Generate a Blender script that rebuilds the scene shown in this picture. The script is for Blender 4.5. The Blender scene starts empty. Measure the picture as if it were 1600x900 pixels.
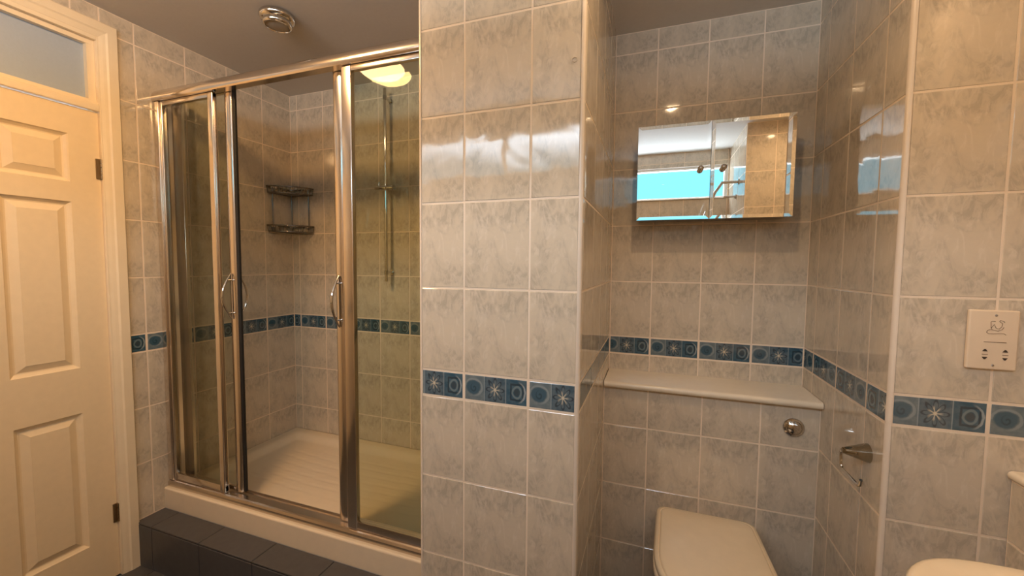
import bpy, bmesh, math, random
from mathutils import Vector, Matrix
random.seed(7)
PI = math.pi
SC = bpy.context.scene
COL = SC.collection

# ------------------------------------------------------------------ camera
F_PX = 625.43
yaw, pitch, roll = .336, -.0576, .009
cy_, sy_, cp_, sp_, cr_, sr_ = math.cos(yaw), math.sin(yaw), math.cos(pitch), math.sin(pitch), math.cos(roll), math.sin(roll)
fw = Vector((-sy_*cp_, cy_*cp_, sp_)); r0 = Vector((cy_, sy_, 0)); u0 = r0.cross(fw)
rt = cr_*r0 + sr_*u0; up = -sr_*r0 + cr_*u0
cam_d = bpy.data.cameras.new('camera'); cam = bpy.data.objects.new('camera', cam_d); COL.objects.link(cam)
cam_d.sensor_width = 36.0; cam_d.lens = 36.0*F_PX/1600.0; cam_d.clip_start = .02
cam.matrix_world = Matrix(((rt.x, up.x, -fw.x, 0), (rt.y, up.y, -fw.y, 0), (rt.z, up.z, -fw.z, 1.36), (0, 0, 0, 1)))
SC.camera = cam

# ------------------------------------------------------------------ sky, daylight, exposure
LAMP_COL, SPOT_COL = (1.0, .58, .25), (1.0, .66, .36)
LAMP_GLOW = 94.0
SPOT_GLOW = 1400.0
SKY_LOW, SKY_HIGH, GROUND = (.30, .95, 1.25), (9.2, 10.8, 12.4), (9.2, 10.6, 12.0)   # blue band over the horizon, extra brightness added above and below it to fill the room
W = bpy.data.worlds.new('sky'); SC.world = W; W.use_nodes = True
wn_ = W.node_tree.nodes; wl_ = W.node_tree.links; bg = wn_['Background']
tc_ = wn_.new('ShaderNodeTexCoord'); sx_ = wn_.new('ShaderNodeSeparateXYZ'); wl_.new(tc_.outputs['Generated'], sx_.inputs[0])
mr_ = wn_.new('ShaderNodeMapRange'); mr_.inputs[1].default_value = -1; mr_.inputs[2].default_value = 1; wl_.new(sx_.outputs[2], mr_.inputs[0])
rp_ = wn_.new('ShaderNodeValToRGB'); wl_.new(mr_.outputs[0], rp_.inputs[0])
el_ = rp_.color_ramp.elements
el_[0].position = .490; el_[0].color = (*GROUND, 1); el_[1].position = .500; el_[1].color = (*SKY_LOW, 1)
for p_, c_ in ((.620, SKY_LOW), (.665, SKY_HIGH)):
    q_ = el_.new(p_); q_.color = (*c_, 1)
wl_.new(rp_.outputs[0], bg.inputs[0]); bg.inputs[1].default_value = 1.0
SC.view_settings.view_transform = 'Standard'; SC.view_settings.look = 'None'
SC.view_settings.gamma = 1.0; SC.view_settings.use_curve_mapping = False
SC.view_settings.exposure = 0.27
SC.cycles.max_bounces = 12; SC.cycles.diffuse_bounces = 6; SC.cycles.glossy_bounces = 6
SC.cycles.transparent_max_bounces = 16; SC.cycles.sample_clamp_indirect = 6.0
SC.cycles.caustics_reflective = False; SC.cycles.caustics_refractive = False

# ------------------------------------------------------------------ layout
XL, YP, YT, YC, YR, YS = -2.142, 1.0624, 1.8942, 1.6951, 1.2806, 1.936
XPL, XPR, XN = -.6702, -.1786, .5865
XB = .829; XR = 1.0; YB = -.44; XNIB = .615; YNIB = .22
ZT, ZB, PH, PW, ZC = 1.0384, .9567, .2512, .2, 2.385

# ------------------------------------------------------------------ node helpers
class E:
    """tiny expression compiler for Math nodes"""
    nt = None
    def __init__(s, sock): s.s = sock
    @staticmethod
    def m(op, *a):
        n = E.nt.nodes.new('ShaderNodeMath'); n.operation = op
        for i, x in enumerate(a):
            if isinstance(x, E): E.nt.links.new(x.s, n.inputs[i])
            else: n.inputs[i].default_value = float(x)
        return E(n.outputs[0])
    def __add__(a, b): return E.m('ADD', a, b)
    __radd__ = __add__
    def __sub__(a, b): return E.m('SUBTRACT', a, b)
    def __rsub__(a, b): return E.m('SUBTRACT', b, a)
    def __mul__(a, b): return E.m('MULTIPLY', a, b)
    __rmul__ = __mul__
    def __truediv__(a, b): return E.m('DIVIDE', a, b)
def eabs(a): return E.m('ABSOLUTE', a)
def emax(a, b): return E.m('MAXIMUM', a, b)
def emin(a, b): return E.m('MINIMUM', a, b)
def esq(a): return E.m('SQRT', a)
def sstep(x, a, b):      # smooth 0..1 as x runs from a to b
    n = E.nt.nodes.new('ShaderNodeMapRange'); n.interpolation_type = 'SMOOTHSTEP'
    E.nt.links.new(x.s, n.inputs[0]); n.inputs[1].default_value = a; n.inputs[2].default_value = b
    n.inputs[3].default_value = 0; n.inputs[4].default_value = 1
    return E(n.outputs[0])
def band(x, c, w, soft=.35):
    return 1 - sstep(eabs(x - c), w*(1-soft), w*(1+soft))
def mixc(f, a, b):
    n = E.nt.nodes.new('ShaderNodeMix'); n.data_type = 'RGBA'
    if isinstance(f, E): E.nt.links.new(f.s, n.inputs[0])
    else: n.inputs[0].default_value = f
    for k, v in ((6, a), (7, b)):
        if isinstance(v, tuple): n.inputs[k].default_value = (*v, 1)
        else: E.nt.links.new(v, n.inputs[k])
    return n.outputs[2]
def new_mat(name):
    m = bpy.data.materials.new(name); m.use_nodes = True
    E.nt = m.node_tree
    return m, m.node_tree, m.node_tree.nodes['Principled BSDF']
def plain(name, col, rough=.4, metal=0, spec=.5, bump=0, bscale=30, coat=0, var=0):
    m, nt, b = new_mat(name)
    b.inputs['Base Color'].default_value = (*col, 1); b.inputs['Roughness'].default_value = rough
    b.inputs['Metallic'].default_value = metal; b.inputs['Specular IOR Level'].default_value = spec
    b.inputs['Coat Weight'].default_value = coat
    tc = nt.nodes.new('ShaderNodeTexCoord')
    nz = nt.nodes.new('ShaderNodeTexNoise'); nz.inputs['Scale'].default_value = bscale; nz.inputs['Detail'].default_value = 4
    nt.links.new(tc.outputs['Object'], nz.inputs['Vector'])
    if bump:
        bp = nt.nodes.new('ShaderNodeBump'); bp.inputs['Strength'].default_value = bump; bp.inputs['Distance'].default_value = .002
        nt.links.new(nz.outputs[0], bp.inputs['Height']); nt.links.new(bp.outputs[0], b.inputs['Normal'])
    d = tuple(c*(1-.06-var) for c in col); l = tuple(min(1, c*(1+.03+var)) for c in col)
    nt.links.new(mixc(E(nz.outputs[0]), d, l), b.inputs['Base Color'])
    return m

def glaze(nt, b, scale=8.0, dist=.003, strength=.45, rough=.055):
    """wavy glaze: broad undulation of the fired surface"""
    geo = nt.nodes.new('ShaderNodeNewGeometry')
    nz = nt.nodes.new('ShaderNodeTexNoise'); nz.inputs['Scale'].default_value = scale; nz.inputs['Detail'].default_value = 1.5
    nz.inputs['Distortion'].default_value = .4
    nt.links.new(geo.outputs['Position'], nz.inputs['Vector'])
    bp = nt.nodes.new('ShaderNodeBump'); bp.inputs['Strength'].default_value = strength; bp.inputs['Distance'].default_value = dist
    nt.links.new(nz.outputs[0], bp.inputs['Height']); nt.links.new(bp.outputs[0], b.inputs['Normal'])
    b.inputs['Roughness'].default_value = rough; b.inputs['Specular IOR Level'].default_value = .9
    return bp

def marble_mat():
    m, nt, b = new_mat('marbled_tile')
    uv = nt.nodes.new('ShaderNodeUVMap'); uv.uv_map = 'print'
    def noise(scale, det, dis, sx=1, sy=1, off=0, rot=0):
        mp = nt.nodes.new('ShaderNodeMapping'); mp.inputs['Scale'].default_value = (sx, sy, 1); mp.inputs['Location'].default_value = (off, off*.7, off)
        mp.inputs['Rotation'].default_value = (0, 0, rot)
        nt.links.new(uv.outputs[0], mp.inputs['Vector'])
        n = nt.nodes.new('ShaderNodeTexNoise'); n.inputs['Scale'].default_value = scale; n.inputs['Detail'].default_value = det
        n.inputs['Distortion'].default_value = dis; n.inputs['Roughness'].default_value = .62
        nt.links.new(mp.outputs[0], n.inputs['Vector']); return E(n.outputs[0])
    a = noise(7.2, 3, .9, 1.4, .9, 3.1, .7)
    c = noise(21, 6, 2.2, 1.5, .8, 8.4, .7)
    w = noise(15, 5, 2.4, 1.7, .7, 1.7, .8)
    f = noise(52, 5, 1.0, 1, 1, 5.5, .4)
    mask = sstep(a, .42, .62)
    dark = mask*sstep(c, .43, .60)
    light = sstep(w, .52, .68)
    col = mixc(mask*.8, (.655, .562, .435), (.575, .500, .390))
    col = mixc(sstep(f, .3, .7)*.25, col, (.56, .495, .41))
    col = mixc(dark*.66, col, (.425, .370, .295))
    col = mixc(light*.55, col, (.735, .645, .530))
    nt.links.new(col, b.inputs['Base Color'])
    glaze(nt, b)
    return m

def deco_mat():
    m, nt, b = new_mat('blue_border_tile')
    uv = nt.nodes.new('ShaderNodeUVMap'); uv.uv_map = 'print'
    sp = nt.nodes.new('ShaderNodeSeparateXYZ'); nt.links.new(uv.outputs[0], sp.inputs[0])
    U_ = E(sp.outputs[0])*15.0
    idx = E.m('FLOOR', U_); a = U_ - idx - .5; v = E(sp.outputs[1])*12.24 - .5
    nz = nt.nodes.new('ShaderNodeTexNoise'); nz.inputs['Scale'].default_value = 45; nz.inputs['Detail'].default_value = 4
    nt.links.new(uv.outputs[0], nz.inputs['Vector'])
    N = E(nz.outputs[0])
    r = esq(a*a + v*v); th = E.m('ARCTAN2', v, a)
    # square one: pale spiral
    nw = (N - .5)*.10
    c0 = mixc(sstep(N, .35, .65), (.115, .165, .195), (.17, .215, .235))
    r2 = esq((a+.02)*(a+.02)*.85 + (v-.02)*(v-.02)*1.5) + nw
    c0 = mixc(1 - sstep(r2, .26, .36), c0, (.040, .100, .145))
    c0 = mixc(band(r2, .37, .04)*sstep(th, -2.6, -.3)*.7, c0, (.26, .31, .32))
    sw = E.m('FRACT', th*(1/(2*PI)) + r*6.5)
    c0 = mixc(band(sw, .5, .2)*(1 - sstep(r, .12, .2))*.8, c0, (.02, .05, .075))
    # square two: daisy with a pale, uneven star heart
    c1 = mixc(sstep(N, .35, .65), (.045, .095, .135), (.10, .15, .185))
    pet = eabs(E.m('COSINE', th*4.0 + nw*6))
    edge = pet*.30 + .10 + nw*2
    c1 = mixc(band(r - edge, 0, .04)*.8, c1, (.018, .032, .048))
    c1 = mixc((1 - sstep(r - edge*.9, -.06, .0))*.35, c1, (.13, .17, .19))
    ray = sstep(eabs(E.m('COSINE', th*3.5 + nw*14)), .70, 1.0)
    c1 = mixc(ray*(1 - sstep(r + nw*2, .10, .28))*.85, c1, (.60, .55, .43))
    c1 = mixc((1 - sstep(r, .03, .09))*.9, c1, (.66, .60, .46))
    # square three: framed ring on a stronger blue
    c2 = mixc(sstep(N, .35, .65), (.022, .080, .130), (.055, .120, .165))
    q = emax(eabs(a), eabs(v)) + nw*.6
    c2 = mixc(band(q, .27, .035)*.85, c2, (.014, .032, .05))
    c2 = mixc(band(r + nw, .37, .035)*sstep(a, .0, .35)*.8, c2, (.34, .40, .42))
    c2 = mixc(band(r + nw, .19, .04)*.7, c2, (.18, .24, .26))
    c2 = mixc((1 - sstep(r, .11, .16))*.8, c2, (.035, .055, .07))
    s1 = E.m('GREATER_THAN', idx, .5); s2 = E.m('GREATER_THAN', idx, 1.5)
    col = mixc(s2, mixc(s1, c0, c1), c2)
    fr = sstep(emax(eabs(a), 0), .475, .49)
    col = mixc(fr*.6, col, (.33, .40, .43))
    nt.links.new(col, b.inputs['Base Color'])
    bp = glaze(nt, b, rough=.09)
    return m

def chrome_mat(name, col=(.75, .74, .72), rough=.08):
    m, nt, b = new_mat(name)
    b.inputs['Metallic'].default_value = 1; b.inputs['Roughness'].default_value = rough
    b.inputs['Base Color'].default_value = (*col, 1)
    return m
def glass_mat(name, tint=(.88, .91, .83), ior=1.28):
    m, nt, b = new_mat(name); nt.nodes.remove(b)
    out = nt.nodes['Material Output']
    fr = nt.nodes.new('ShaderNodeFresnel'); fr.inputs[0].default_value = ior
    tr = nt.nodes.new('ShaderNodeBsdfTransparent'); tr.inputs[0].default_value = (*tint, 1)
    gl = nt.nodes.new('ShaderNodeBsdfGlossy'); gl.inputs['Roughness'].default_value = .0
    mx = nt.nodes.new('ShaderNodeMixShader')
    nt.links.new(fr.outputs[0], mx.inputs[0]); nt.links.new(tr.outputs[0], mx.inputs[1]); nt.links.new(gl.outputs[0], mx.inputs[2])
    nt.links.new(mx.outputs[0], out.inputs[0])
    return m
def emis_mat(name, col, s):
    m, nt, b = new_mat(name)
    b.inputs['Base Color'].default_value = (.9, .85, .75, 1)
    b.inputs['Emission Color'].default_value = (*col, 1); b.inputs['Emission Strength'].default_value = s
    return m

M = {}
M['marble'] = marble_mat(); M['deco'] = deco_mat()
M['grout'] = plain('cream_grout', (.84, .70, .55), .6, bump=.3, bscale=300)
M['core'] = plain('wall_core', (.55, .50, .45), .9)
M['trim'] = plain('cream_trim', (.76, .66, .55), .25, bump=.05)
M['ceiling'] = plain('ceiling_paint', (.67, .64, .60), .85, bump=.15, bscale=60)
M['door'] = plain('cream_gloss_paint', (.84, .68, .45), .22, bump=.06, bscale=40)
M['casing'] = plain('cream_casing_paint', (.84, .71, .51), .20, bump=.08, bscale=25)
M['slate'] = plain('slate_floor_tile', (.072, .069, .070), .42, bump=.35, bscale=35, var=.18)
M['slategrout'] = plain('dark_grout', (.022, .02, .02), .9)
M['tray'] = plain('cream_acrylic', (.80, .67, .49), .28, coat=.2)
M['ceramic'] = plain('cream_ceramic', (.86, .71, .50), .12, coat=.5)
M['plastic'] = plain('ivory_plastic', (.78, .64, .48), .35)
M['seatp'] = plain('cream_seat_plastic', (.84, .69, .48), .25)
M['shelf'] = plain('cream_laminate', (.82, .71, .55), .22)
M['alu'] = chrome_mat('polished_aluminium', (.78, .71, .64), .17)
M['aludark'] = chrome_mat('aluminium_track', (.62, .55, .48), .26)
M['chrome'] = chrome_mat('chrome', (.68, .66, .63), .06)
M['wire'] = chrome_mat('chrome_wire', (.26, .24, .22), .14)
M['mirror'] = chrome_mat('mirror_silver', (.93, .94, .93), .0)
M['bright'] = chrome_mat('bright_chrome', (.86, .84, .81), .05)
M['dimchrome'] = chrome_mat('dim_chrome', (.40, .37, .30), .08)
M['steel'] = chrome_mat('cabinet_steel', (.42, .40, .38), .3)
M['black'] = plain('black_rubber', (.008, .008, .008), .6)
M['glass'] = glass_mat('shower_glass')
M['pane'] = glass_mat('window_glass', (.97, .98, .98))
M['frost'] = plain('frosted_glass', (.38, .45, .55), .35, bump=.2, bscale=120)
M['upvc'] = plain('white_window_frame', (.82, .80, .76), .3)
M['greylens'] = plain('unlit_lens', (.42, .37, .30), .35)
M['brass'] = chrome_mat('dull_brass', (.42, .30, .17), .35)
M['ink'] = plain('dark_print', (.05, .035, .025), .6)
M['inkgrey'] = plain('brown_print', (.22, .14, .08), .6)
M['lamp'] = emis_mat('lamp_diffuser', LAMP_COL, LAMP_GLOW)
M['residue'] = plain('clear_residue', (.50, .42, .34), .2)

# ------------------------------------------------------------------ mesh helpers
class MB:
    def __init__(s, *mats):
        s.bm = bmesh.new(); s.mats = list(mats); s.uv = s.bm.loops.layers.uv.new('print')
    def box(s, x0, x1, y0, y1, z0, z1, bev=0, seg=2, mi=0):
        b = bmesh.new(); bmesh.ops.create_cube(b, size=1)
        for v in b.verts: v.co = Vector((x0+(v.co.x+.5)*(x1-x0), y0+(v.co.y+.5)*(y1-y0), z0+(v.co.z+.5)*(z1-z0)))
        if bev: bmesh.ops.bevel(b, geom=b.edges[:], offset=bev, segments=seg, profile=.6, affect='EDGES')
        s.merge(b, mi); return s
    def merge(s, b, mi=0, mat=None):
        if mat is not None: bmesh.ops.transform(b, matrix=mat, verts=b.verts)
        vm = {v: s.bm.verts.new(v.co) for v in b.verts}
        for f in b.faces:
            try:
                nf = s.bm.faces.new([vm[v] for v in f.verts]); nf.material_index = mi
            except ValueError: pass
        b.free()
    def face(s, pts, mi=0, uvs=None):
        f = s.bm.faces.new([s.bm.verts.new(p) for p in pts]); f.material_index = mi
        if uvs:
            for l, q in zip(f.loops, uvs): l[s.uv].uv = q
        return f
    def lathe(s, prof, origin, axis='Z', n=40, mi=0, sx=1, sy=1):
        """prof: (radius, height) list along the axis"""
        o = Vector(origin); rings = []
        def P(r, h, t):
            a, b_ = r*math.cos(t)*sx, r*math.sin(t)*sy
            return o + {'Z': Vector((a, b_, h)), '-Z': Vector((a, -b_, -h)), 'Y': Vector((a, h, b_)), '-Y': Vector((a, -h, b_)),
                        '-X': Vector((-h, a, b_)), 'X': Vector((h, a, b_))}[axis]
        for r, h in prof:
            if r < 1e-6: rings.append([s.bm.verts.new(P(0, h, 0))])
            else: rings.append([s.bm.verts.new(P(r, h, 2*PI*k/n)) for k in range(n)])
        for A, B in zip(rings, rings[1:]):
            for k in range(n):
                q = [A[k % len(A)], A[(k+1) % len(A)], B[(k+1) % len(B)], B[k % len(B)]]
                q2 = []
                for v in q:
                    if v not in q2: q2.append(v)
                if len(q2) > 2:
                    f = s.bm.faces.new(q2); f.material_index = mi; f.smooth = True
        return s
    def tube(s, pts, r, n=10, mi=0, closed=False, taper=None):
        pts = [Vector(p) for p in pts]; rings = []; prev = None; L = len(pts)
        for i, p in enumerate(pts):
            if closed: t = pts[(i+1) % L] - pts[i-1]
            else: t = (pts[min(i+1, L-1)] - pts[max(i-1, 0)])
            t.normalize()
            if prev is None:
                a = Vector((0, 0, 1)) if abs(t.z) < .9 else Vector((1, 0, 0))
                prev = t.cross(a).normalized()
            prev = (prev - t*prev.dot(t)).normalized(); bn = t.cross(prev)
            rr = r if taper is None else taper[i]
            rings.append([s.bm.verts.new(p + prev*rr*math.cos(2*PI*k/n) + bn*rr*math.sin(2*PI*k/n)) for k in range(n)])
        rng = range(L if closed else L-1)
        for i in rng:
            A, B = rings[i], rings[(i+1) % L]
            for k in range(n):
                f = s.bm.faces.new([A[k], A[(k+1) % n], B[(k+1) % n], B[k]]); f.smooth = True; f.material_index = mi
        if not closed:
            for R_ in (rings[0], rings[-1]):
                f = s.bm.faces.new(R_); f.material_index = mi
        return s
    def extrude(s, prof, a0, a1, axis='X', mi=0, smooth=False):
        """closed 2D profile swept along an axis; prof is (y,z) for X, (x,z) for Y, (x,y) for Z"""
        def P(q, t): return {'X': (t, q[0], q[1]), 'Y': (q[0], t, q[1]), 'Z': (q[0], q[1], t)}[axis]
        A = [s.bm.verts.new(P(q, a0)) for q in prof]; B = [s.bm.verts.new(P(q, a1)) for q in prof]; n = len(prof)
        for k in range(n):
            f = s.bm.faces.new([A[k], A[(k+1) % n], B[(k+1) % n], B[k]]); f.material_index = mi; f.smooth = smooth
        for R_ in (A, B):
            f = s.bm.faces.new(R_); f.material_index = mi
        return s
    def build(s, name, parent=None, smooth_angle=None, origin=None):
        bmesh.ops.recalc_face_normals(s.bm, faces=s.bm.faces[:])
        me = bpy.data.meshes.new(name)
        if origin is None and parent is not None: origin = None
        off = Vector((0, 0, 0))
        if parent is not None:
            p = parent
            while p is not None: off += p.location; p = p.parent
        elif origin is not None: off = Vector(origin)
        loc = Vector((0, 0, 0))
        if parent is None and origin is not None: loc = Vector(origin)
        bmesh.ops.translate(s.bm, vec=-off, verts=s.bm.verts)
        s.bm.to_mesh(me); s.bm.free()
        for m in s.mats: me.materials.append(m)
        o = bpy.data.objects.new(name, me); COL.objects.link(o); o.location = loc; o.parent = parent
        if smooth_angle is not None:
            for p in me.polygons: p.use_smooth = True
            me.set_sharp_from_angle(angle=math.radians(smooth_angle))
        return o
def thing(name, label, cat, loc, group=None):
    o = bpy.data.objects.new(name, None); COL.objects.link(o); o.location = loc; o.empty_display_size = .05
    tag(o, label, cat, group); return o
def tag(o, label, cat, group=None):
    o['label'] = label; o['category'] = cat
    if group: o['group'] = group
    return o
def struct(o): o['kind'] = 'structure'; return o

# ------------------------------------------------------------------ tiled walls
ROWS = [ZB + PH*k for k in range(-5, 1)]            # joints under the border
ROWS = [(ROWS[i], ROWS[i+1], 'm') for i in range(5)] + [(ZB, ZT, 'd')] + [(ZT+PH*k, ZT+PH*(k+1), 'm') for k in range(6)]
GR = .0028
def tiled_face(mb, O, U, N, u0, u1, joint, rects=None, z0=0, z1=ZC, dz=0, base=True):
    """tile one wall face. O: point where u=0, U: unit vector along the wall, N: outward normal, joint: u of one vertical joint.
       material slots: 0 grout, 1 marble, 2 border"""
    O, U, N = Vector(O), Vector(U), Vector(N); Z = Vector((0, 0, 1))
    rects = rects or [(u0, u1, z0, z1)]
    H = .0009
    def P(u, z, h): return O + U*u + Z*z + N*h
    for (a0, a1, b0, b1) in rects:
        if base: mb.face([P(a0, b0, 0), P(a1, b0, 0), P(a1, b1, 0), P(a0, b1, 0)], 0)
        k0 = math.floor((a0-joint)/PW) - 1; k1 = math.ceil((a1-joint)/PW) + 1
        for k in range(k0, k1):
            for (r0_, r1_, kind) in ROWS:
                r0, r1 = r0_+dz, r1_+dz
                jl = joint + k*PW; jr = jl + PW
                x0, x1, y0, y1 = max(jl, a0), min(jr, a1), max(r0, b0), min(r1, b1)
                if x1-x0 < .008 or y1-y0 < .008: continue
                g = GR if kind == 'm' else GR*1.55
                x0 += g; x1 -= g; y0 += g; y1 -= g
                t = [random.uniform(-.00022, .00022) for _ in range(4)]
                c = [(x0, y0), (x1, y0), (x1, y1), (x0, y1)]; e = .0012
                ci = [(x0+e, y0+e), (x1-e, y0+e), (x1-e, y1-e), (x0+e, y1-e)]
                mi = 1 if kind == 'm' else 2
                uvs = [(p[0]-jl, p[1]-r0) for p in ci]; uvo = [(p[0]-jl, p[1]-r0) for p in c]
                lo = [P(p[0], p[1], 0.0001) for p in c]; hi = [P(p[0], p[1], H+q) for p, q in zip(ci, t)]
                mb.face(hi, mi, uvs)
                for j in range(4):
                    j2 = (j+1) % 4
                    mb.face([lo[j], lo[j2], hi[j2], hi[j]], mi, [uvo[j], uvo[j2], uvs[j2], uvs[j]])
def wallmb(): return MB(M['grout'], M['marble'], M['deco'], M['core'])
def finish_wall(mb, name):
    # faces keep their own orientation: outward normals are set by the tile order
    me = bpy.data.meshes.new(name)
    mb.bm.to_mesh(me); mb.bm.free()
    for m in mb.mats: me.materials.append(m)
    o = bpy.data.objects.new(name, me); COL.objects.link(o); return struct(o)
T = .08
BK = .0005
# left wall, with the doorway (door leaf with fanlight above)
DY0, DY1, DZ1 = .20, 1.030, 2.262
mb = wallmb()
tiled_face(mb, (XL, 0, 0), (0, 1, 0), (1, 0, 0), YB, YS, 1.1444,
           rects=[(YB, DY0, 0, ZC), (DY1, YS, 0, ZC), (DY0, DY1, DZ1, ZC)])
mb.box(XL-T, XL-BK, YB-T, DY0, 0, ZC, mi=3); mb.box(XL-T, XL-BK, DY1, YS+T, 0, ZC, mi=3); mb.box(XL-T, XL-BK, DY0, DY1, DZ1, ZC, mi=3)
finish_wall(mb, 'wall_left')
# wall behind the shower
mb = wallmb()
tiled_face(mb, (0, YS, 0), (1, 0, 0), (0, -1, 0), XL, XPL, -2.0873)
mb.box(XL, XPL, YS+BK, YS+T, 0, ZC, mi=3)
finish_wall(mb, 'wall_shower')
# pier between shower and toilet alcove
TR = .010
mb = wallmb()
tiled_face(mb, (0, YP, 0), (1, 0, 0), (0, -1, 0), XPL+TR*.6, XPR-TR*.6, -.5201)
tiled_face(mb, (XPR, 0, 0), (0, 1, 0), (1, 0, 0), YP+TR*.6, YT, 1.29)
tiled_face(mb, (XPL, 0, 0), (0, 1, 0), (-1, 0, 0), YP+TR*.6, YS, 1.29)
mb.box(XPL+BK, XPR-BK, YP+BK, YS+T, 0, ZC, mi=3)
finish_wall(mb, 'wall_pier')
# alcove back wall
mb = wallmb()
tiled_face(mb, (0, YT, 0), (1, 0, 0), (0, -1, 0), XPR, XN, -.0006)
mb.box(XPR, XN, YT+BK, YS+T, 0, ZC, mi=3)
finish_wall(mb, 'wall_alcove')
# boxed-in cistern wall
mb = wallmb()
tiled_face(mb, (0, YC, 0), (1, 0, 0), (0, -1, 0), XPR+.001, XN-.001, -.0017, z0=0, z1=.857, dz=-.009)
mb.box(XPR+.001, XN-.001, YC+BK, YT-.002, 0, .857, mi=3)
finish_wall(mb, 'wall_cistern')
# right side: alcove cheek and the wall beside it
mb = wallmb()
tiled_face(mb, (XN, 0, 0), (0, 1, 0), (-1, 0, 0), YR+TR*.6, YT, 1.794)
tiled_face(mb, (0, YR, 0), (1, 0, 0), (0, -1, 0), XN+TR*.6, XR, .7796)
mb.box(XN+BK, XR+T, YR+BK, YS+T, 0, ZC, mi=3)
finish_wall(mb, 'wall_right')
# low boxed wall behind the basin
mb = wallmb()
tiled_face(mb, (XB, 0, 0), (0, 1, 0), (-1, 0, 0), YNIB, YR-.002, 1.2, z0=0, z1=.855)
mb.box(XB+BK, XR-.002, YNIB, YR-.002, 0, .855, mi=3)
finish_wall(mb, 'wall_basin')
# outer side wall and the nib by the window
mb = wallmb()
tiled_face(mb, (XR, 0, 0), (0, 1, 0), (-1, 0, 0), YNIB, YR, 1.2)
mb.box(XR+BK, XR+T, YNIB, YR, 0, ZC, mi=3)
tiled_face(mb, (XNIB, 0, 0), (0, 1, 0), (-1, 0, 0), YB, YNIB, -.04)
tiled_face(mb, (0, YNIB, 0), (1, 0, 0), (0, 1, 0), XNIB, XR, .8)
mb.box(XNIB+BK, XR+T, YB-T, YNIB-BK, 0, ZC, mi=3)
finish_wall(mb, 'wall_side')
# rear wall with the long window
WX0, WX1, WZ0, WZ1 = -1.66, .60, 1.965, 2.255
mb = wallmb()
tiled_face(mb, (0, YB, 0), (1, 0, 0), (0, 1, 0), XL, XNIB, .05,
           rects=[(XL, WX0, 0, ZC), (WX1, XNIB, 0, ZC), (WX0, WX1, 0, WZ0), (WX0, WX1, WZ1, ZC)])
mb.box(XL-T, WX0, YB-T, YB-BK, 0, ZC, mi=3); mb.box(WX1, XNIB+T, YB-T, YB-BK, 0, ZC, mi=3)
mb.box(WX0, WX1, YB-T, YB-BK, 0, WZ0, mi=3); mb.box(WX0, WX1, YB-T, YB-BK, WZ1, ZC, mi=3)
finish_wall(mb, 'wall_rear')

mb = MB(M['ceiling']); mb.box(XL-T, XR+T, YB-T, YS+T, ZC, ZC+.06); struct(mb.build('ceiling'))

# floor of dark slate tiles
mb = MB(M['slategrout'], M['slate'])
mb.box(XL-T, XR+T, YB-T, YS+T, -.06, 0)
for i in range(-1, 12):
    for j in range(-2, 6):
        x0, y0 = -2.33 + i*.3, YB - .1 + j*.3
        a0, a1, b0, b1 = max(x0, XL)+.002, min(x0+.3, XR)-.002, max(y0, YB)+.002, min(y0+.3, YR)-.002
        if a1-a0 > .02 and b1-b0 > .02: mb.box(a0, a1, b0, b1, .0003, .004, bev=.001, seg=1, mi=1)
struct(mb.build('floor'))

# trims: rounded corner strips and the window side of the alcove
def corner_trim(name, x, y, sx, sy):
    """quarter-round strip at an outside corner; sx, sy point out of the two faces"""
    mb = MB(M['trim']); r = TR; cx, cy = x - sx*r*.75, y - sy*r*.75
    prof = [(cx, cy)]
    pr = []
    for k in range(9):
        a = PI/2*k/8; pr.append((cx + sx*r*math.cos(a), cy + sy*r*math.sin(a)))
    mb.extrude(prof + pr, .0, ZC, 'Z', smooth=False)
    return struct(mb.build(name, smooth_angle=30))
corner_trim('trim_1', XPL, YP, -1, -1)
corner_trim('trim_2', XPR, YP, 1, -1)
corner_trim('trim_3', XN, YR, -1, -1)
# grey-cream silicone lines in the inside corners
def bead(name, x, y, z0=0, z1=ZC, w=.004):
    mb = MB(M['grout']); mb.box(x-w, x+w, y-w, y+w, z0, z1); return struct(mb.build(name))

# dark tiled step in front of the shower
t = MB(M['slategrout'], M['slate'])
SY0, SY1, SZ = 1.0745, 1.187, .203
t.box(XL+.002, XPL-.002, SY0+.002, SY1+.0, .004, SZ-.004)
x = -2.035 - .3
while x < XPL:
    a0, a1 = max(x, XL+.002)+.0015, min(x+.3, XPL-.003)-.0015
    if a1-a0 > .02:
        t.box(a0, a1, SY0, SY1-.001, SZ-.007, SZ, bev=.0015, seg=1, mi=1)
        t.box(a0, a1, SY0-.0005, SY0+.006, .005, SZ-.010, bev=.0015, seg=1, mi=1)
    x += .3
o = t.build('shower_step', origin=(-1.4, 1.13, .004))
tag(o, 'low dark slate tiled step running along the front of the shower tray', 'step')

# ------------------------------------------------------------------ door with fanlight
dr = thing('door_1', '', '', (XL, .62, 0)); del dr['label']; del dr['category']; struct(dr)
mb = MB(M['casing'])
# architrave: two legs and head, stepped profile proud of the tiles
def arch_ring(i, h):      # mitred surround: two legs and a head in one loop
    a0, a1, zt_ = DY0+.012-.062+i, 1.080-i, 2.322-i
    return [(XL+h, a1, .004), (XL+h, a1, zt_), (XL+h, a0, zt_), (XL+h, a0, .004)]
stp = [(0, .001), (0, .017), (.004, .021), (.034, .021), (.040, .017), (.050, .015), (.0605, .012), (.0625, .009), (.0625, .001)]
for q0, q1 in zip(stp, stp[1:]):
    A, B = arch_ring(*q0), arch_ring(*q1)
    for k in range(3): mb.face([A[k], A[k+1], B[k+1], B[k]])
mb.build('architrave', dr)
mb = MB(M['casing'])
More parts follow.
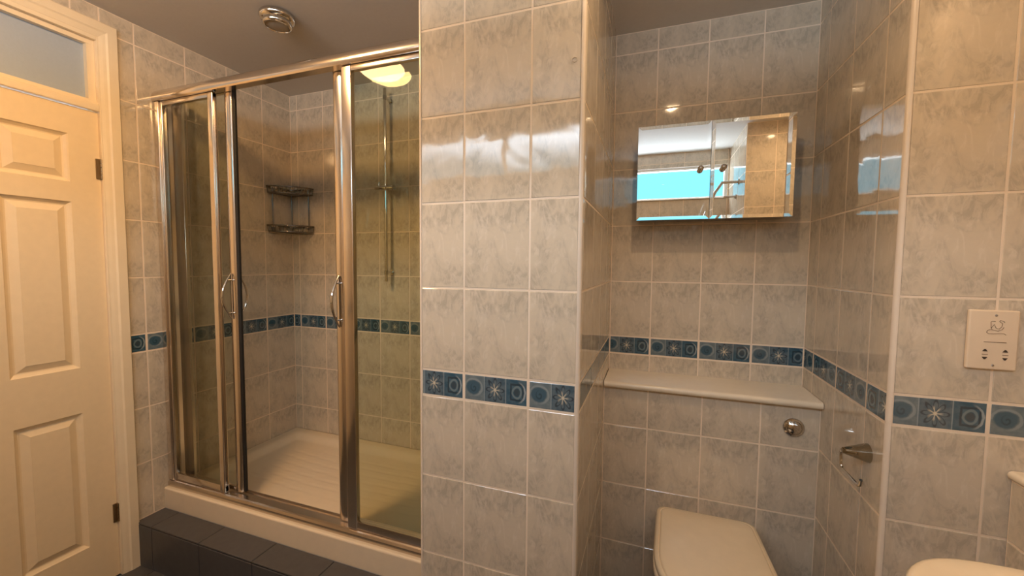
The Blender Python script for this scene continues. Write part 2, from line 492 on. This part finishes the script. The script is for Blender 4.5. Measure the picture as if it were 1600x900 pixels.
# lining, stops, transom and fanlight beads
for y0, y1 in ((DY1-.016, DY1-.001), (DY0+.001, DY0+.016)): mb.box(XL-.078, XL+.012, y0, y1, .004, 2.26, bev=.002)
mb.box(XL-.078, XL+.012, DY0+.016, DY1-.016, 2.245, 2.261, bev=.002)
mb.box(XL-.078, XL+.012, DY0+.016, DY1-.016, 1.964, 1.990, bev=.003)
mb.box(XL-.078, XL+.004, DY0+.016, DY1-.016, 1.990, 2.000, bev=.003)
for y0, y1 in ((DY1-.040, DY1-.0165), (DY0+.0165, DY0+.040)): mb.box(XL-.059, XL-.007, y0, y1, 2.0005, 2.2445)
mb.box(XL-.060, XL-.006, DY0+.0165, DY1-.0165, 2.226, 2.2445)
mb.box(XL-.060, XL-.0065, DY0+.0165, DY1-.0165, 2.0005, 2.010)
mb.build('door_frame', dr)
mb = MB(M['frost']); mb.box(XL-.034, XL-.028, DY0+.030, DY1-.030, 2.003, 2.235); mb.build('fanlight_pane', dr)
# door leaf with six raised panels
def door_leaf():
    y0, y1, z0, z1 = DY0+.018, 1.013, .008, 1.960
    X = XL - .002
    mb = MB(M['door'])
    cols = [(.735, .921), (.310, .496)]
    rowsz = [(1.668, 1.853), (.934, 1.591), (.190, .751)]
    ys = sorted({y0, y1, *[c for cc in cols for c in cc]}); zs = sorted({z0, z1, *[c for cc in rowsz for c in cc]})
    for a, b in zip(ys, ys[1:]):
        for c, d in zip(zs, zs[1:]):
            panel = any(abs(a-p[0]) < 1e-6 for p in cols) and any(abs(c-q[0]) < 1e-6 for q in rowsz)
            if not panel:
                mb.face([(X, a, c), (X, b, c), (X, b, d), (X, a, d)])
            else:
                steps = [(0, 0), (.004, -.0045), (.012, -.0105), (.017, -.0115), (.040, -.0025), (.0405, -.0015)]
                def ring(q):
                    i, h = q; return [(X+h, a+i, c+i), (X+h, b-i, c+i), (X+h, b-i, d-i), (X+h, a+i, d-i)]
                for s0, s1 in zip(steps, steps[1:]):
                    A, B = ring(s0), ring(s1)
                    for k in range(4): mb.face([A[k], A[(k+1) % 4], B[(k+1) % 4], B[k]])
                mb.face(ring(steps[-1]))
    mb.bm.verts.ensure_lookup_table()
    bmesh.ops.remove_doubles(mb.bm, verts=mb.bm.verts, dist=1e-5)
    # edges and back of the leaf
    for q in ([(X, y0, z0), (X-.038, y0, z0), (X-.038, y0, z1), (X, y0, z1)], [(X, y1, z0), (X-.038, y1, z0), (X-.038, y1, z1), (X, y1, z1)],
              [(X, y0, z1), (X, y1, z1), (X-.038, y1, z1), (X-.038, y0, z1)], [(X, y0, z0), (X, y1, z0), (X-.038, y1, z0), (X-.038, y0, z0)],
              [(X-.038, y0, z0), (X-.038, y1, z0), (X-.038, y1, z1), (X-.038, y0, z1)]): mb.face(q)
    bmesh.ops.remove_doubles(mb.bm, verts=mb.bm.verts, dist=1e-5)
    return mb.build('door_leaf', dr)
leaf = door_leaf()
for hz in (1.735, .285):
    mb = MB(M['brass'])
    for k in range(5): mb.lathe([(0, 0), (.0055, .0005), (.0055, .0150), (0, .0155)], (XL+.006, 1.0145, hz-.04+k*.016), n=14)
    mb.box(XL-.001, XL+.003, .998, 1.0145, hz-.04, hz+.04); mb.build('hinge', dr, smooth_angle=40)

# ------------------------------------------------------------------ rear window
wn = thing('window_1', '', '', (-.5, YB, WZ0)); del wn['label']; del wn['category']; struct(wn)
mb = MB(M['upvc'])
fy0, fy1, fwid = YB-.070, YB-.022, .022
mb.box(WX0, WX1, fy0, fy1, WZ0, WZ0+fwid, bev=.003); mb.box(WX0, WX1, fy0, fy1, WZ1-fwid, WZ1, bev=.003)
mb.box(WX0, WX0+fwid, fy0, fy1, WZ0, WZ1, bev=.003); mb.box(WX1-fwid, WX1, fy0, fy1, WZ0, WZ1, bev=.003)
mb.box(-.985, -.945, fy0, fy1, WZ0, WZ1, bev=.003)
mb.build('window_frame', wn)
mb = MB(M['upvc']); mb.box(WX0+.001, WX1-.001, YB-.040, YB+.018, WZ0-.002, WZ0+.006, bev=.002); mb.build('window_sill', wn)
mb = MB(M['pane']); mb.face([(WX0+.01, YB-.045, WZ0+.01), (WX1-.01, YB-.045, WZ0+.01), (WX1-.01, YB-.045, WZ1-.01), (WX0+.01, YB-.045, WZ1-.01)])
mb.build('window_pane', wn)
pl = bpy.data.lights.new('window_daylight', 'AREA'); pl.shape = 'RECTANGLE'; pl.size = WX1-WX0; pl.size_y = WZ1-WZ0; pl.cycles.is_portal = True
po = bpy.data.objects.new('window_daylight', pl); COL.objects.link(po); po.location = ((WX0+WX1)/2, YB-.075, (WZ0+WZ1)/2); po.rotation_euler = (PI/2, 0, 0)

# ------------------------------------------------------------------ shower tray
TX0, TX1, TY0, TY1, TZ = XL+.002, XPL-.002, 1.187, YS-.002, .300
mb = MB(M['tray'])
nx, ny = 150, 84
def sm(a): a = max(0, min(1, a)); return a*a*(3-2*a)
def trayz(x, y):
    d = min(x-TX0-.05, TX1-.05-x, y-TY0-.085, TY1-.045-y)
    z = TZ - .030*sm(d/.05)
    if d > .05:
        z -= .004*min(1, (d-.05)/.3)
        yy = y + .030*math.sin((x+1.9)*3.2)
        k = (yy % .055)/.055
        if -1.95 < x < -.85 and d > .09: z -= .004*max(0, 1-abs(k-.5)/.10)*sm((d-.09)/.06)
    return z
grid = []
for j in range(ny+1):
    y = TY0+.008 + (TY1-TY0-.008)*j/ny
    grid.append([mb.bm.verts.new((TX0+(TX1-TX0)*i/nx, y, trayz(TX0+(TX1-TX0)*i/nx, y))) for i in range(nx+1)])
for j in range(ny):
    for i in range(nx):
        f = mb.bm.faces.new([grid[j][i], grid[j][i+1], grid[j+1][i+1], grid[j+1][i]]); f.smooth = True
# rounded front lip and apron
prev = grid[0]
for k in range(1, 6):
    a = PI/2*k/5
    cur = [mb.bm.verts.new((v.co.x, TY0+.008-.008*math.sin(a), TZ-.008+.008*math.cos(a))) for v in grid[0]]
    for i in range(nx):
        f = mb.bm.faces.new([cur[i], cur[i+1], prev[i+1], prev[i]]); f.smooth = True
    prev = cur
bot = [mb.bm.verts.new((v.co.x, TY0, SZ+.0005)) for v in grid[0]]
for i in range(nx): mb.bm.faces.new([bot[i], bot[i+1], prev[i+1], prev[i]])
bk = [mb.bm.verts.new((v.co.x, TY1, SZ+.0005)) for v in grid[-1]]
for i in range(nx):
    mb.bm.faces.new([grid[-1][i], grid[-1][i+1], bk[i+1], bk[i]]); mb.bm.faces.new([bot[i], bk[i], bk[i+1], bot[i+1]])
o = mb.build('shower_tray', origin=(-1.4, 1.56, SZ))
tag(o, 'shallow cream shower tray with rippled floor behind the sliding glass doors', 'shower tray')
mb = MB(M['core']); mb.box(XL+.002, XPL-.002, SY1+.001, YS-.001, 0, SZ); struct(mb.build('floor_plinth'))

# ------------------------------------------------------------------ shower enclosure
en = thing('shower_enclosure', 'framed glass shower enclosure with two sliding doors between left wall and pier', 'shower screen', (-1.4, 1.235, TZ))
xa, xb = XL+.003, XPL-.003
mb = MB(M['alu'])
pr = [(1.203, 2.079), (1.200, 2.083), (1.198, 2.092), (1.199, 2.104), (1.204, 2.116), (1.213, 2.126), (1.226, 2.133), (1.242, 2.137), (1.262, 2.138), (1.272, 2.136), (1.272, 2.124),
      (1.264, 2.120), (1.238, 2.112), (1.236, 2.079)]
mb.extrude(pr, xa, xb); mb.build('header_rail', en, smooth_angle=25)
mb = MB(M['aludark'])
pr = [(1.203, TZ+.0005), (1.203, .318), (1.208, .326), (1.216, .329), (1.236, .329), (1.238, .322), (1.266, .322), (1.268, .330), (1.272, .330), (1.272, TZ+.0005)]
mb.extrude(pr, xa, xb); mb.build('bottom_track', en, smooth_angle=20)
for a0, a1 in ((xa, XL+.034), (XPL-.034, xb)):
    mb = MB(M['alu']); mb.box(a0, a1, 1.205, 1.268, .330, 2.078, bev=.004, seg=3)
    o = mb.build('wall_profile', en, smooth_angle=40)
FY0, FY1 = 1.212, 1.234
def pane(parent, x0, x1, z0, z1, y, y2=None):
    g = MB(M['glass']); g.face([(x0, y, z0), (x1, y, z0), (x1, y, z1), (x0, y, z1)])
    return g.build('glass_pane', parent)
def fixed(x0, x1, stiles, lab):
    o_ = bpy.data.objects.new('fixed_panel', None)
    mb = MB(M['alu'], M['black'])
    for s0, s1 in stiles:
        mb.box(s0, s1, FY0, FY1, .331, 2.078, bev=.004, seg=3)
    mb.box(x0, x1, FY0+.002, FY1-.002, .331, .364, bev=.003); mb.box(x0, x1, FY0+.002, FY1-.002, 2.058, 2.078, bev=.003)
    fr_ = mb.build('fixed_panel', en, smooth_angle=40)
    pane(fr_, x0+.01, x1-.01, .36, 2.062, (FY0+FY1)/2)
    return fr_
fixed(XL+.035, -1.770, [(XL+.035, XL+.048), (-1.800, -1.770)], 'left')
fixed(-1.094, XPL-.035, [(-1.094, -1.050), (XPL-.048, XPL-.035)], 'right')
SY = (1.242, 1.262)
def slider(x0, x1, lead, seal, hx):
    mb = MB(M['alu'], M['aludark'])
    mb.box(lead[1][0], lead[1][1], SY[0]+.004, SY[1]-.002, .333, 2.090, bev=.001, seg=1, mi=1)
    for s0, s1 in lead[:1]:
        # rounded aluminium stile
        pr = []
        c = (s0+s1)/2; hw = (s1-s0)/2
        for k in range(13):
            a = PI + PI*k/12
            pr.append((c+hw*math.cos(a), SY[0]+.006+.008*math.sin(a)))
        pr += [(s1, SY[1]), (s0, SY[1])]
        mb.extrude(pr, .333, 2.097, 'Z')
    mb.box(x0, x1, SY[0]+.004, SY[1]-.004, .333, .350, bev=.002); mb.box(x0, x1, SY[0]+.002, SY[1]-.002, 2.081, 2.098, bev=.002)
    f_ = mb.build('sliding_door', en, smooth_angle=40)
    pane(f_, x0+.012, x1-.012, .345, 2.085, (SY[0]+SY[1])/2)
    m2 = MB(M['black']); m2.box(seal[0], seal[1], SY[0]+.008, SY[1]-.001, .334, 2.098, bev=.001, seg=1); m2.build('magnetic_seal', f_)
    for sgn, ybase in ((-1, SY[0]-.002), (1, SY[1])):
        h = MB(M['chrome']); pts = []; tp = []
        for k in range(25):
            q = k/24; z = 1.112 + .200*q; b_ = math.sin(PI*q)
            pts.append((hx, ybase + sgn*(.005+.040*b_), z)); tp.append(.0022+.0034*b_)
        h.tube(pts, .005, n=12, taper=tp)
        for z in (1.140, 1.283): h.tube([(hx, ybase-sgn*.001, z), (hx, ybase+sgn*.0235, z)], .0032, n=10)
        h.tube([(hx, ybase+sgn*.0028, 1.114), (hx, ybase+sgn*.0032, 1.21), (hx, ybase+sgn*.0028, 1.310)], .0028, n=8)
        h.build('handle', f_, smooth_angle=40)
    return f_
slider(-2.085, -1.700, [(-1.743, -1.701), (-2.085, -2.022)], (-1.701, -1.690), -1.722)
slider(-1.163, -.712, [(-1.162, -1.114), (-.765, -.712)], (-1.165, -1.160), -1.138)

# ------------------------------------------------------------------ shower riser rail
RX, RY = -1.399, 1.880
rr = thing('shower_riser_rail', 'slim chrome riser rail with slider bracket on the shower back wall', 'shower rail', (RX, YS, 1.26))
mb = MB(M['bright']); mb.tube([(RX, RY, 1.262), (RX, RY, 1.8), (RX, RY, 2.312)], .0095, n=20); mb.build('rail', rr, smooth_angle=40)
for z in (1.312, 2.262):
    mb = MB(M['chrome']); mb.tube([(RX, RY+.002, z), (RX, YS-.004, z)], .008, n=16); mb.lathe([(0, 0), (.013, .0), (.013, .006), (0, .006)], (RX, YS-.0085, z), 'Y', n=20)
    mb.lathe([(0, -.011), (.0125, -.011), (.0125, .011), (0, .011)], (RX, RY, z), 'Z', n=20); mb.build('wall_bracket', rr, smooth_angle=40)
mb = MB(M['chrome'])
mb.lathe([(0, -.060), (.0125, -.060), (.0145, -.055), (.0145, .010), (.011, .014), (.011, .030), (.0155, .034), (.0155, .056), (0, .058)], (RX, RY-.006, 1.776), 'X', n=24)
mb.lathe([(0, 0), (.004, 0), (.004, .026), (0, .027)], (RX-.040, RY-.006, 1.786), 'Z', n=12)
mb.build('slider_bracket', rr, smooth_angle=40)

# ------------------------------------------------------------------ corner caddy
cd = thing('corner_caddy', 'two-tier chrome wire corner caddy in the far left shower corner', 'shower caddy', (XL+.08, YS-.08, 1.56))
CX, CY = XL+.010, YS-.010
def caddy_outline(z, r=.172):
    p0 = (CX, CY-r, z); p1 = (CX+r, CY, z)
    pts = [(CX, CY, z)]
    pts += [(CX, CY-r*t_, z) for t_ in (.25, .5, .75)]
    for k in range(13):
        a = k/12; th_ = -PI/2 + a*PI/2
        rr_ = r*(1 - .10*math.sin(PI*a))
        ex = 2.0
        pts.append((CX + rr_*max(0, math.cos(th_)), CY + rr_*math.sin(th_), z))
    pts += [(CX+r*t_, CY, z) for t_ in (.75, .5, .25)]
    return pts
for base in (1.772, 1.545):
    mb = MB(M['wire'])
    mb.tube(caddy_outline(base+.036), .0046, n=8, closed=True)
    mb.tube(caddy_outline(base, .165), .0038, n=8, closed=True)
    o1, o2 = caddy_outline(base+.036), caddy_outline(base, .165)
    for k in range(2, len(o1)-1): mb.tube([o1[k], o2[k]], .0022, n=6)
    for k in range(1, 9):
        x_ = CX + .165*k/9.2; y_ = CY - math.sqrt(max(0, (.150**2) - (x_-CX)**2))
        mb.tube([(x_, CY, base), (x_, y_, base)], .0014, n=6)
    wb = mb.build('wire_basket', cd, smooth_angle=50)
    for q_ in ((CX-.0085, CX+.005, CY-.150, CY-.108), (CX+.108, CX+.150, CY-.005, CY+.0085), (CX-.002, CX+.014, CY-.014, CY+.002)):
        mb = MB(M['bright']); mb.box(*q_, base+.028, base+.044, bev=.002); mb.build('fixing_plate', wb)
mb = MB(M['wire'])
for p in ((CX+.004, CY-.138), (CX+.138, CY-.004), (CX+.004, CY-.004)): mb.tube([(*p, 1.545), (*p, 1.808)], .0030, n=8)
mb.build('upright_rods', cd, smooth_angle=50)

# ------------------------------------------------------------------ ceiling fittings
cf = thing('ceiling_fitting', 'small round chrome ceiling fitting with unlit beige lens above the shower header', 'ceiling light', (-1.495, 1.300, ZC))
mb = MB(M['chrome'])
mb.lathe([(0, .0), (.062, .0), (.067, .006), (.068, .016), (.062, .024), (.054, .028), (.055, .033), (.056, .040), (.051, .047), (.045, .049), (.043, .044), (0, .044)], (-1.495, 1.300, ZC), '-Z', n=48)
mb.build('rim', cf, smooth_angle=50)
mb = MB(M['greylens']); mb.lathe([(.0435, .0445), (.030, .0475), (0, .049)], (-1.495, 1.300, ZC), '-Z', n=40); mb.build('lens', cf, smooth_angle=60)
LX, LY = -1.35, .66
cl = thing('ceiling_lamp', 'glowing warm dome lamp on the ceiling reflected in the right shower glass', 'ceiling light', (LX, LY, ZC))
mb = MB(M['upvc']); mb.lathe([(0, 0), (.128, 0), (.130, .010), (.122, .016), (0, .016)], (LX, LY, ZC), '-Z', n=48); mb.build('base', cl, smooth_angle=50)
mb = MB(M['lamp']); mb.lathe([(.118, .017), (.115, .027), (.102, .041), (.078, .053), (.042, .061), (0, .064)], (LX, LY, ZC), '-Z', n=48); mb.build('diffuser', cl, smooth_angle=60)
for DX, DYY, glow_, where in ((.093, .93, .68, 'small lit recessed downlight in the ceiling in front of the toilet alcove'), (.85, .60, .50, 'small lit recessed downlight in the ceiling above the wash basin')):
    dl = thing('recessed_downlight', where, 'ceiling light', (DX, DYY, ZC))
    mb = MB(M['chrome']); mb.lathe([(.020, .001), (.024, .004), (.040, .004), (.042, .0), (.020, .0), (.020, .001)], (DX, DYY, ZC-.0005), '-Z', n=36); mb.build('rim', dl, smooth_angle=40)
    mb = MB(emis_mat('downlight_glow', SPOT_COL, SPOT_GLOW*glow_)); mb.lathe([(.020, .001), (0, .0015)], (DX, DYY, ZC), '-Z', n=30); mb.build('lens', dl)

# ------------------------------------------------------------------ mirror cabinet
KX0, KX1, KZ0, KZ1, KY = -.068, .488, 1.550, 1.930, 1.764
kc = thing('mirror_cabinet', 'wide mirror cabinet with two doors and small knobs on the alcove wall above the toilet', 'mirror cabinet', (.21, YT, KZ0))
mb = MB(M['steel']); mb.box(KX0+.006, KX1-.006, KY+.0185, YT-.0018, KZ0+.003, KZ1-.003, bev=.002); mb.build('body', kc)
def mdoor(x0, x1, kx):
    g = MB(M['steel'], M['mirror']); b = .0125; e = -.0008; y0 = KY
    g.box(x0+.001, x1-.001, KY+.0052, KY+.0175, KZ0+.001, KZ1-.001)
    O_ = [(x0, y0+e, KZ0), (x1, y0+e, KZ0), (x1, y0+e, KZ1), (x0, y0+e, KZ1)]
    I_ = [(x0+b, y0, KZ0+b), (x1-b, y0, KZ0+b), (x1-b, y0, KZ1-b), (x0+b, y0, KZ1-b)]
    B_ = [(x0, y0+.005, KZ0), (x1, y0+.005, KZ0), (x1, y0+.005, KZ1), (x0, y0+.005, KZ1)]
    g.face(I_, 1)
    for k in range(4):
        g.face([O_[k], O_[(k+1) % 4], I_[(k+1) % 4], I_[k]], 1); g.face([B_[k], B_[(k+1) % 4], O_[(k+1) % 4], O_[k]], 0)
    g.face(B_, 0)
    d_ = g.build('door', kc)
    h = MB(M['chrome']); h.lathe([(.0, -.0005), (.0075, -.0005), (.0060, .005), (.0055, .009), (.0090, .014), (.0112, .019), (.0105, .024), (.0060, .028), (0, .029)], (kx, y0, 1.744), '-Y', n=24)
    h.build('knob', d_, smooth_angle=60)
mdoor(KX0, .2050, .169); mdoor(.2070, KX1, .250)

# ------------------------------------------------------------------ cistern shelf and flush button
mb = MB(M['shelf'])
zt, zb, yf = .8835, .8580, 1.6665
pr = [(YT-.002, zb), (YT-.002, zt)]
for k in range(9):
    a = PI/2 + PI*k/8; pr.append((yf+.0125 + .0125*math.cos(a), (zt+zb)/2 + .01275*math.sin(a)))
mb.extrude(pr, XPR+.003, XN-.003)
o = mb.build('cistern_shelf', smooth_angle=35, origin=(.2, 1.78, zb))
tag(o, 'cream bullnosed shelf board on top of the tiled cistern boxing', 'shelf')
mb = MB(M['chrome'])
mb.lathe([(0, 0), (.034, 0), (.0345, .003), (.032, .007), (.026, .009), (.0235, .006), (.021, .006), (.0200, .012), (.014, .016), (.006, .0175), (0, .0175)], (.5035, YC-.0016, .776), '-Y', n=40)
o = mb.build('flush_button', smooth_angle=35, origin=(.5035, YC, .776)); tag(o, 'round chrome flush button on the tiled cistern boxing under the shelf', 'flush button')

# ------------------------------------------------------------------ toilet
tl = thing('toilet', 'cream back-to-wall toilet with closed lid below the mirror cabinet', 'toilet', (.212, 1.45, .0045))
TCX = .212
def outline(hw, yb, yf_, n=64, corner=.035, pw_=2.3):
    """D plan: square-ish back with small corners, rounded front"""
    pts = []
    ymid = yb - (yb-yf_)*.56
    for k in range(n):                              # front half, right to left
        a = -PI*k/(n-1)
        c, s_ = math.cos(a), math.sin(a)
        pts.append((TCX + hw*math.copysign(abs(c)**(2/pw_), c), ymid + (ymid-yf_)*math.copysign(abs(s_)**(2/pw_), s_)))
    wb = hw*.94
    for k in range(9):
        a = PI - PI/2*k/8; pts.append((TCX - wb + corner + corner*math.cos(a), yb - corner + corner*math.sin(a)))
    for k in range(9):
        a = PI/2 - PI/2*k/8; pts.append((TCX + wb - corner + corner*math.cos(a), yb - corner + corner*math.sin(a)))
    return pts
def slab(mb, rings):
    """rings: list of (points, z); stitches and caps"""
    vs = [[mb.bm.verts.new((p[0], p[1], z)) for p in pts] for pts, z in rings]
    for A, B in zip(vs, vs[1:]):
        n = len(A)
        for k in range(n):
            f = mb.bm.faces.new([A[k], A[(k+1) % n], B[(k+1) % n], B[k]]); f.smooth = True
    mb.bm.faces.new(vs[0]); mb.bm.faces.new(vs[-1])
def shrink(pts, d):
    cx_ = TCX; cy_2 = sum(p[1] for p in pts)/len(pts)
    hx_ = max(abs(p[0]-cx_) for p in pts); hy_ = max(abs(p[1]-cy_2) for p in pts)
    return [(cx_+(p[0]-cx_)*(1-d/hx_), cy_2+(p[1]-cy_2)*(1-d/hy_)) for p in pts]
lid = outline(.180, 1.642, 1.165); seat = outline(.183, 1.640, 1.160)
mb = MB(M['seatp']); slab(mb, [(shrink(lid, .004), .3945), (lid, .398), (lid, .411), (shrink(lid, .003), .4165), (shrink(lid, .012), .4185), (shrink(lid, .0135), .4165), (shrink(lid, .015), .4165), (shrink(lid, .0165), .4200), (shrink(lid, .022), .4222), (shrink(lid, .07), .4235), (shrink(lid, .13), .4240)])
mb.build('lid', tl, smooth_angle=50)
mb = MB(M['seatp']); slab(mb, [(shrink(seat, .004), .3735), (seat, .376), (seat, .390), (shrink(seat, .004), .3935)]); mb.build('seat', tl, smooth_angle=50)
b1 = outline(.180, 1.690, 1.175, corner=.03)
def scaled(pts, sx_, y_to, sy2):
    return [(TCX+(p[0]-TCX)*sx_, y_to + (p[1]-y_to)*sy2) for p in pts]
mb = MB(M['ceramic'])
slab(mb, [(scaled(b1, .60, 1.69, .62), .0045), (scaled(b1, .62, 1.69, .64), .05), (scaled(b1, .66, 1.69, .68), .16), (scaled(b1, .82, 1.69, .84), .27), (scaled(b1, .96, 1.69, .97), .335), (b1, .362), (shrink(b1, .004), .3725)])
mb.build('pan', tl, smooth_angle=50)
for s_ in (-1, 1):
    mb = MB(M['chrome']); mb.lathe([(0, 0), (.012, 0), (.012, .014), (.009, .018), (0, .018)], (TCX+s_*.075, 1.660, .3730), n=20); mb.build('hinge', tl, smooth_angle=40)

# ------------------------------------------------------------------ toilet roll holder
th = thing('toilet_roll_holder', 'empty chrome toilet roll holder with cone mount on the right alcove wall', 'toilet roll holder', (XN, 1.36, .80))
ax = Vector((.520, 1.338, .850)) - Vector((XN, 1.364, .842))
mb = MB(M['dimchrome'])
p0 = Vector((XN-.0012, 1.364, .842)); p1 = Vector((.518, 1.338, .851))
mb.tube([p0, p0+(p1-p0)*.05, p0+(p1-p0)*.98, p1], .02, n=28, taper=[.0265, .0262, .0085, .006]); mb.build('mount_cone', th, smooth_angle=40)
mb = MB(M['chrome'])
path = [(.522, 1.342, .850), (.520, 1.352, .846), (.520, 1.354, .838), (.520, 1.350, .806), (.520, 1.346, .799), (.520, 1.338, .796), (.520, 1.262, .796), (.520, 1.250, .797), (.520, 1.240, .803), (.520, 1.235, .818)]
mb.tube(path, .0046, n=12); mb.build('roll_arm', th, smooth_angle=50)

# ------------------------------------------------------------------ shaver socket
sk = thing('shaver_socket', 'ivory shaver socket plate with razor symbol on the right wall', 'shaver socket', (.77, YR, 1.12))
SX0, SX1, SZ0_, SZ1_ = .7245, .8150, 1.1205, 1.2630
yf = YR-.0018
mb = MB(M['plastic']); mb.box(SX0, SX1, yf-.0105, yf, SZ0_, SZ1_, bev=.0042, seg=4); mb.build('face_plate', sk, smooth_angle=50)
yt = yf-.0108
def sxz(u, v): return (SX0 + u*(SX1-SX0), SZ1_ - v*(SZ1_-SZ0_))
def stroke(mb, pts, r=.00055):
    mb.tube([(sxz(*p)[0], yt, sxz(*p)[1]) for p in pts], r, n=6)
for uv_ in ((.53, .085), (.53, .925)):
    mb = MB(M['steel']); c = sxz(*uv_); mb.lathe([(0, 0), (.0028, 0), (.0022, .0012), (0, .0012)], (c[0], yt+.0004, c[1]), '-Y', n=16); mb.build('screw', sk)
def printed(name, strokes, r=.00055):
    mb = MB(M['inkgrey'])
    for p in strokes: stroke(mb, p, r)
    mb.build(name, sk)
printed('razor_symbol', [[(.50, .395), (.40, .395), (.36, .375), (.37, .345), (.42, .325), (.47, .33), (.44, .30), (.43, .195), (.46, .185), (.52, .185)],
    [(.47, .33), (.58, .345), (.66, .32), (.69, .28)], [(.44, .30), (.50, .235), (.54, .30), (.60, .31), (.65, .27), (.66, .22), (.60, .185), (.61, .165), (.68, .18), (.70, .20)],
    [(.50, .395), (.62, .385), (.70, .385), (.74, .405)]])
printed('printed_line', [[(.32, .535), (.76, .535)]], .0007)
for c0_ in (.30, .70): printed('slot_divider', [[(c0_, .745), (c0_+.115, .745)]], .0006)
for cu in (.355, .755):
    for v0, v1 in ((.695, .655), (.79, .83)):
        mb = MB(M['ink'])
        a, b, c = sxz(cu-.055, v0), sxz(cu+.055, v0), sxz(cu, v1)
        mb.extrude([(a[0], a[1]), (b[0], b[1]), (c[0]+.0012, c[1]), (c[0]-.0012, c[1])], yt+.0003, yt-.0004, 'Y')
        mb.build('socket_slot', sk)

# ------------------------------------------------------------------ basin and ledge
mb = MB(M['shelf'])
pr = [(XR-.003, .857), (XR-.003, .878)]
for k in range(9):
    a = PI/2 + PI*k/8; pr.append((XB+.0005 + .0105*math.cos(a), .8675 + .0105*math.sin(a)))
mb.extrude(pr, YNIB+.003, YR-.004, 'Y')
o = mb.build('basin_ledge', smooth_angle=35, origin=(.9, .75, .857)); tag(o, 'cream rounded ledge on the low boxed wall behind the basin', 'ledge')
bs = thing('wash_basin', 'cream ceramic wash basin at the bottom right corner', 'basin', (XB, .70, .70))
BX, BY, BA, BB_ = .615, .700, .210, .246
def bring(fa, fb, z, n=72, dx=0):
    o_ = []
    for k in range(n):
        a = 2*PI*k/n; c, s_ = math.cos(a), math.sin(a); e_ = 2/2.7
        o_.append((BX+dx+BA*fa*math.copysign(abs(c)**e_, c), BY+BB_*fb*math.copysign(abs(s_)**e_, s_), z))
    return o_
def loft(mb, rings, cap0=True, cap1=True):
    vs = [[mb.bm.verts.new(p) for p in r_] for r_ in rings]
    for A, B in zip(vs, vs[1:]):
        n = len(A)
        for k in range(n):
            f = mb.bm.faces.new([A[k], A[(k+1) % n], B[(k+1) % n], B[k]]); f.smooth = True
    if cap0: mb.bm.faces.new(vs[0])
    if cap1: mb.bm.faces.new(vs[-1])
mb = MB(M['ceramic'])
loft(mb, [bring(.45, .45, .655, dx=.02), bring(.72, .75, .70, dx=.01), bring(.93, .94, .76), bring(.985, .985, .80), bring(1.0, 1.0, .815), bring(.998, .998, .824), bring(.98, .983, .829), bring(.95, .957, .831),
          bring(.88, .90, .829), bring(.80, .84, .826), bring(.77, .815, .820), bring(.74, .79, .80), bring(.62, .68, .745), bring(.40, .44, .715), bring(.10, .10, .708)])
mb.box(.74, XB-.002, BY-.19, BY+.19, .69, .825, bev=.012)
mb.build('bowl', bs, smooth_angle=50)
mb = MB(M['ceramic']); mb.box(.70, XB-.002, BY-.10, BY+.10, .35, .70, bev=.03, seg=4); mb.build('semi_pedestal', bs, smooth_angle=50)
mb = MB(M['chrome']); mb.lathe([(0, 0), (.022, 0), (.022, .05), (.019, .06), (0, .062)], (.775, BY, .8255), n=24)
mb.tube([(.775, BY, .87), (.74, BY, .885), (.70, BY, .885), (.675, BY, .875), (.668, BY, .860)], .010, n=14); mb.build('tap', bs, smooth_angle=50)

# ------------------------------------------------------------------ bath shower set by the window, seen in the cabinet mirror
bh = thing('hand_shower_set', 'chrome hand shower on a short wall rail beside the window', 'hand shower', (XNIB, -.05, 1.75))
mb = MB(M['chrome'])
HX = XNIB-.11
for (ay, az, al, ar) in ((-.02, 2.02, 0, .011), (-.10, 1.92, .02, .009)):
    mb = MB(M['chrome']); mb.tube([(XNIB-.002, ay, az), (HX+al, ay, az)], ar, n=16)
    mb.lathe([(0, 0), (ar*2, 0), (ar*2, .006), (0, .006)], (XNIB-.0018, ay, az), '-X', n=24); mb.build('wall_arm', bh, smooth_angle=50)
mb = MB(M['chrome'])
mb = MB(M['chrome']); mb.tube([(HX, -.02, 2.025), (HX-.05, -.03, 1.95), (HX-.13, -.05, 1.74), (HX-.15, -.055, 1.70)], .011, n=16)
mb.lathe([(0, 0), (.03, 0), (.032, .008), (.018, .02), (0, .022)], (HX-.152, -.055, 1.683), 'Z', n=24); mb.build('shower_handset', bh, smooth_angle=50)

# ------------------------------------------------------------------ ring left by an adhesive hook on the pier
mb = MB(M['residue'])
pts = [(-.204+.0068*math.cos(PI/6+k*PI/3), YP-.0017, 1.892+.0068*math.sin(PI/6+k*PI/3)) for k in range(6)]
mb.tube(pts, .0006, n=6, closed=True)
o = mb.build('adhesive_hook_mark', origin=(-.204, YP-.0017, 1.892)); tag(o, 'faint hexagonal mark of a removed hook high on the pier tiles', 'mark')
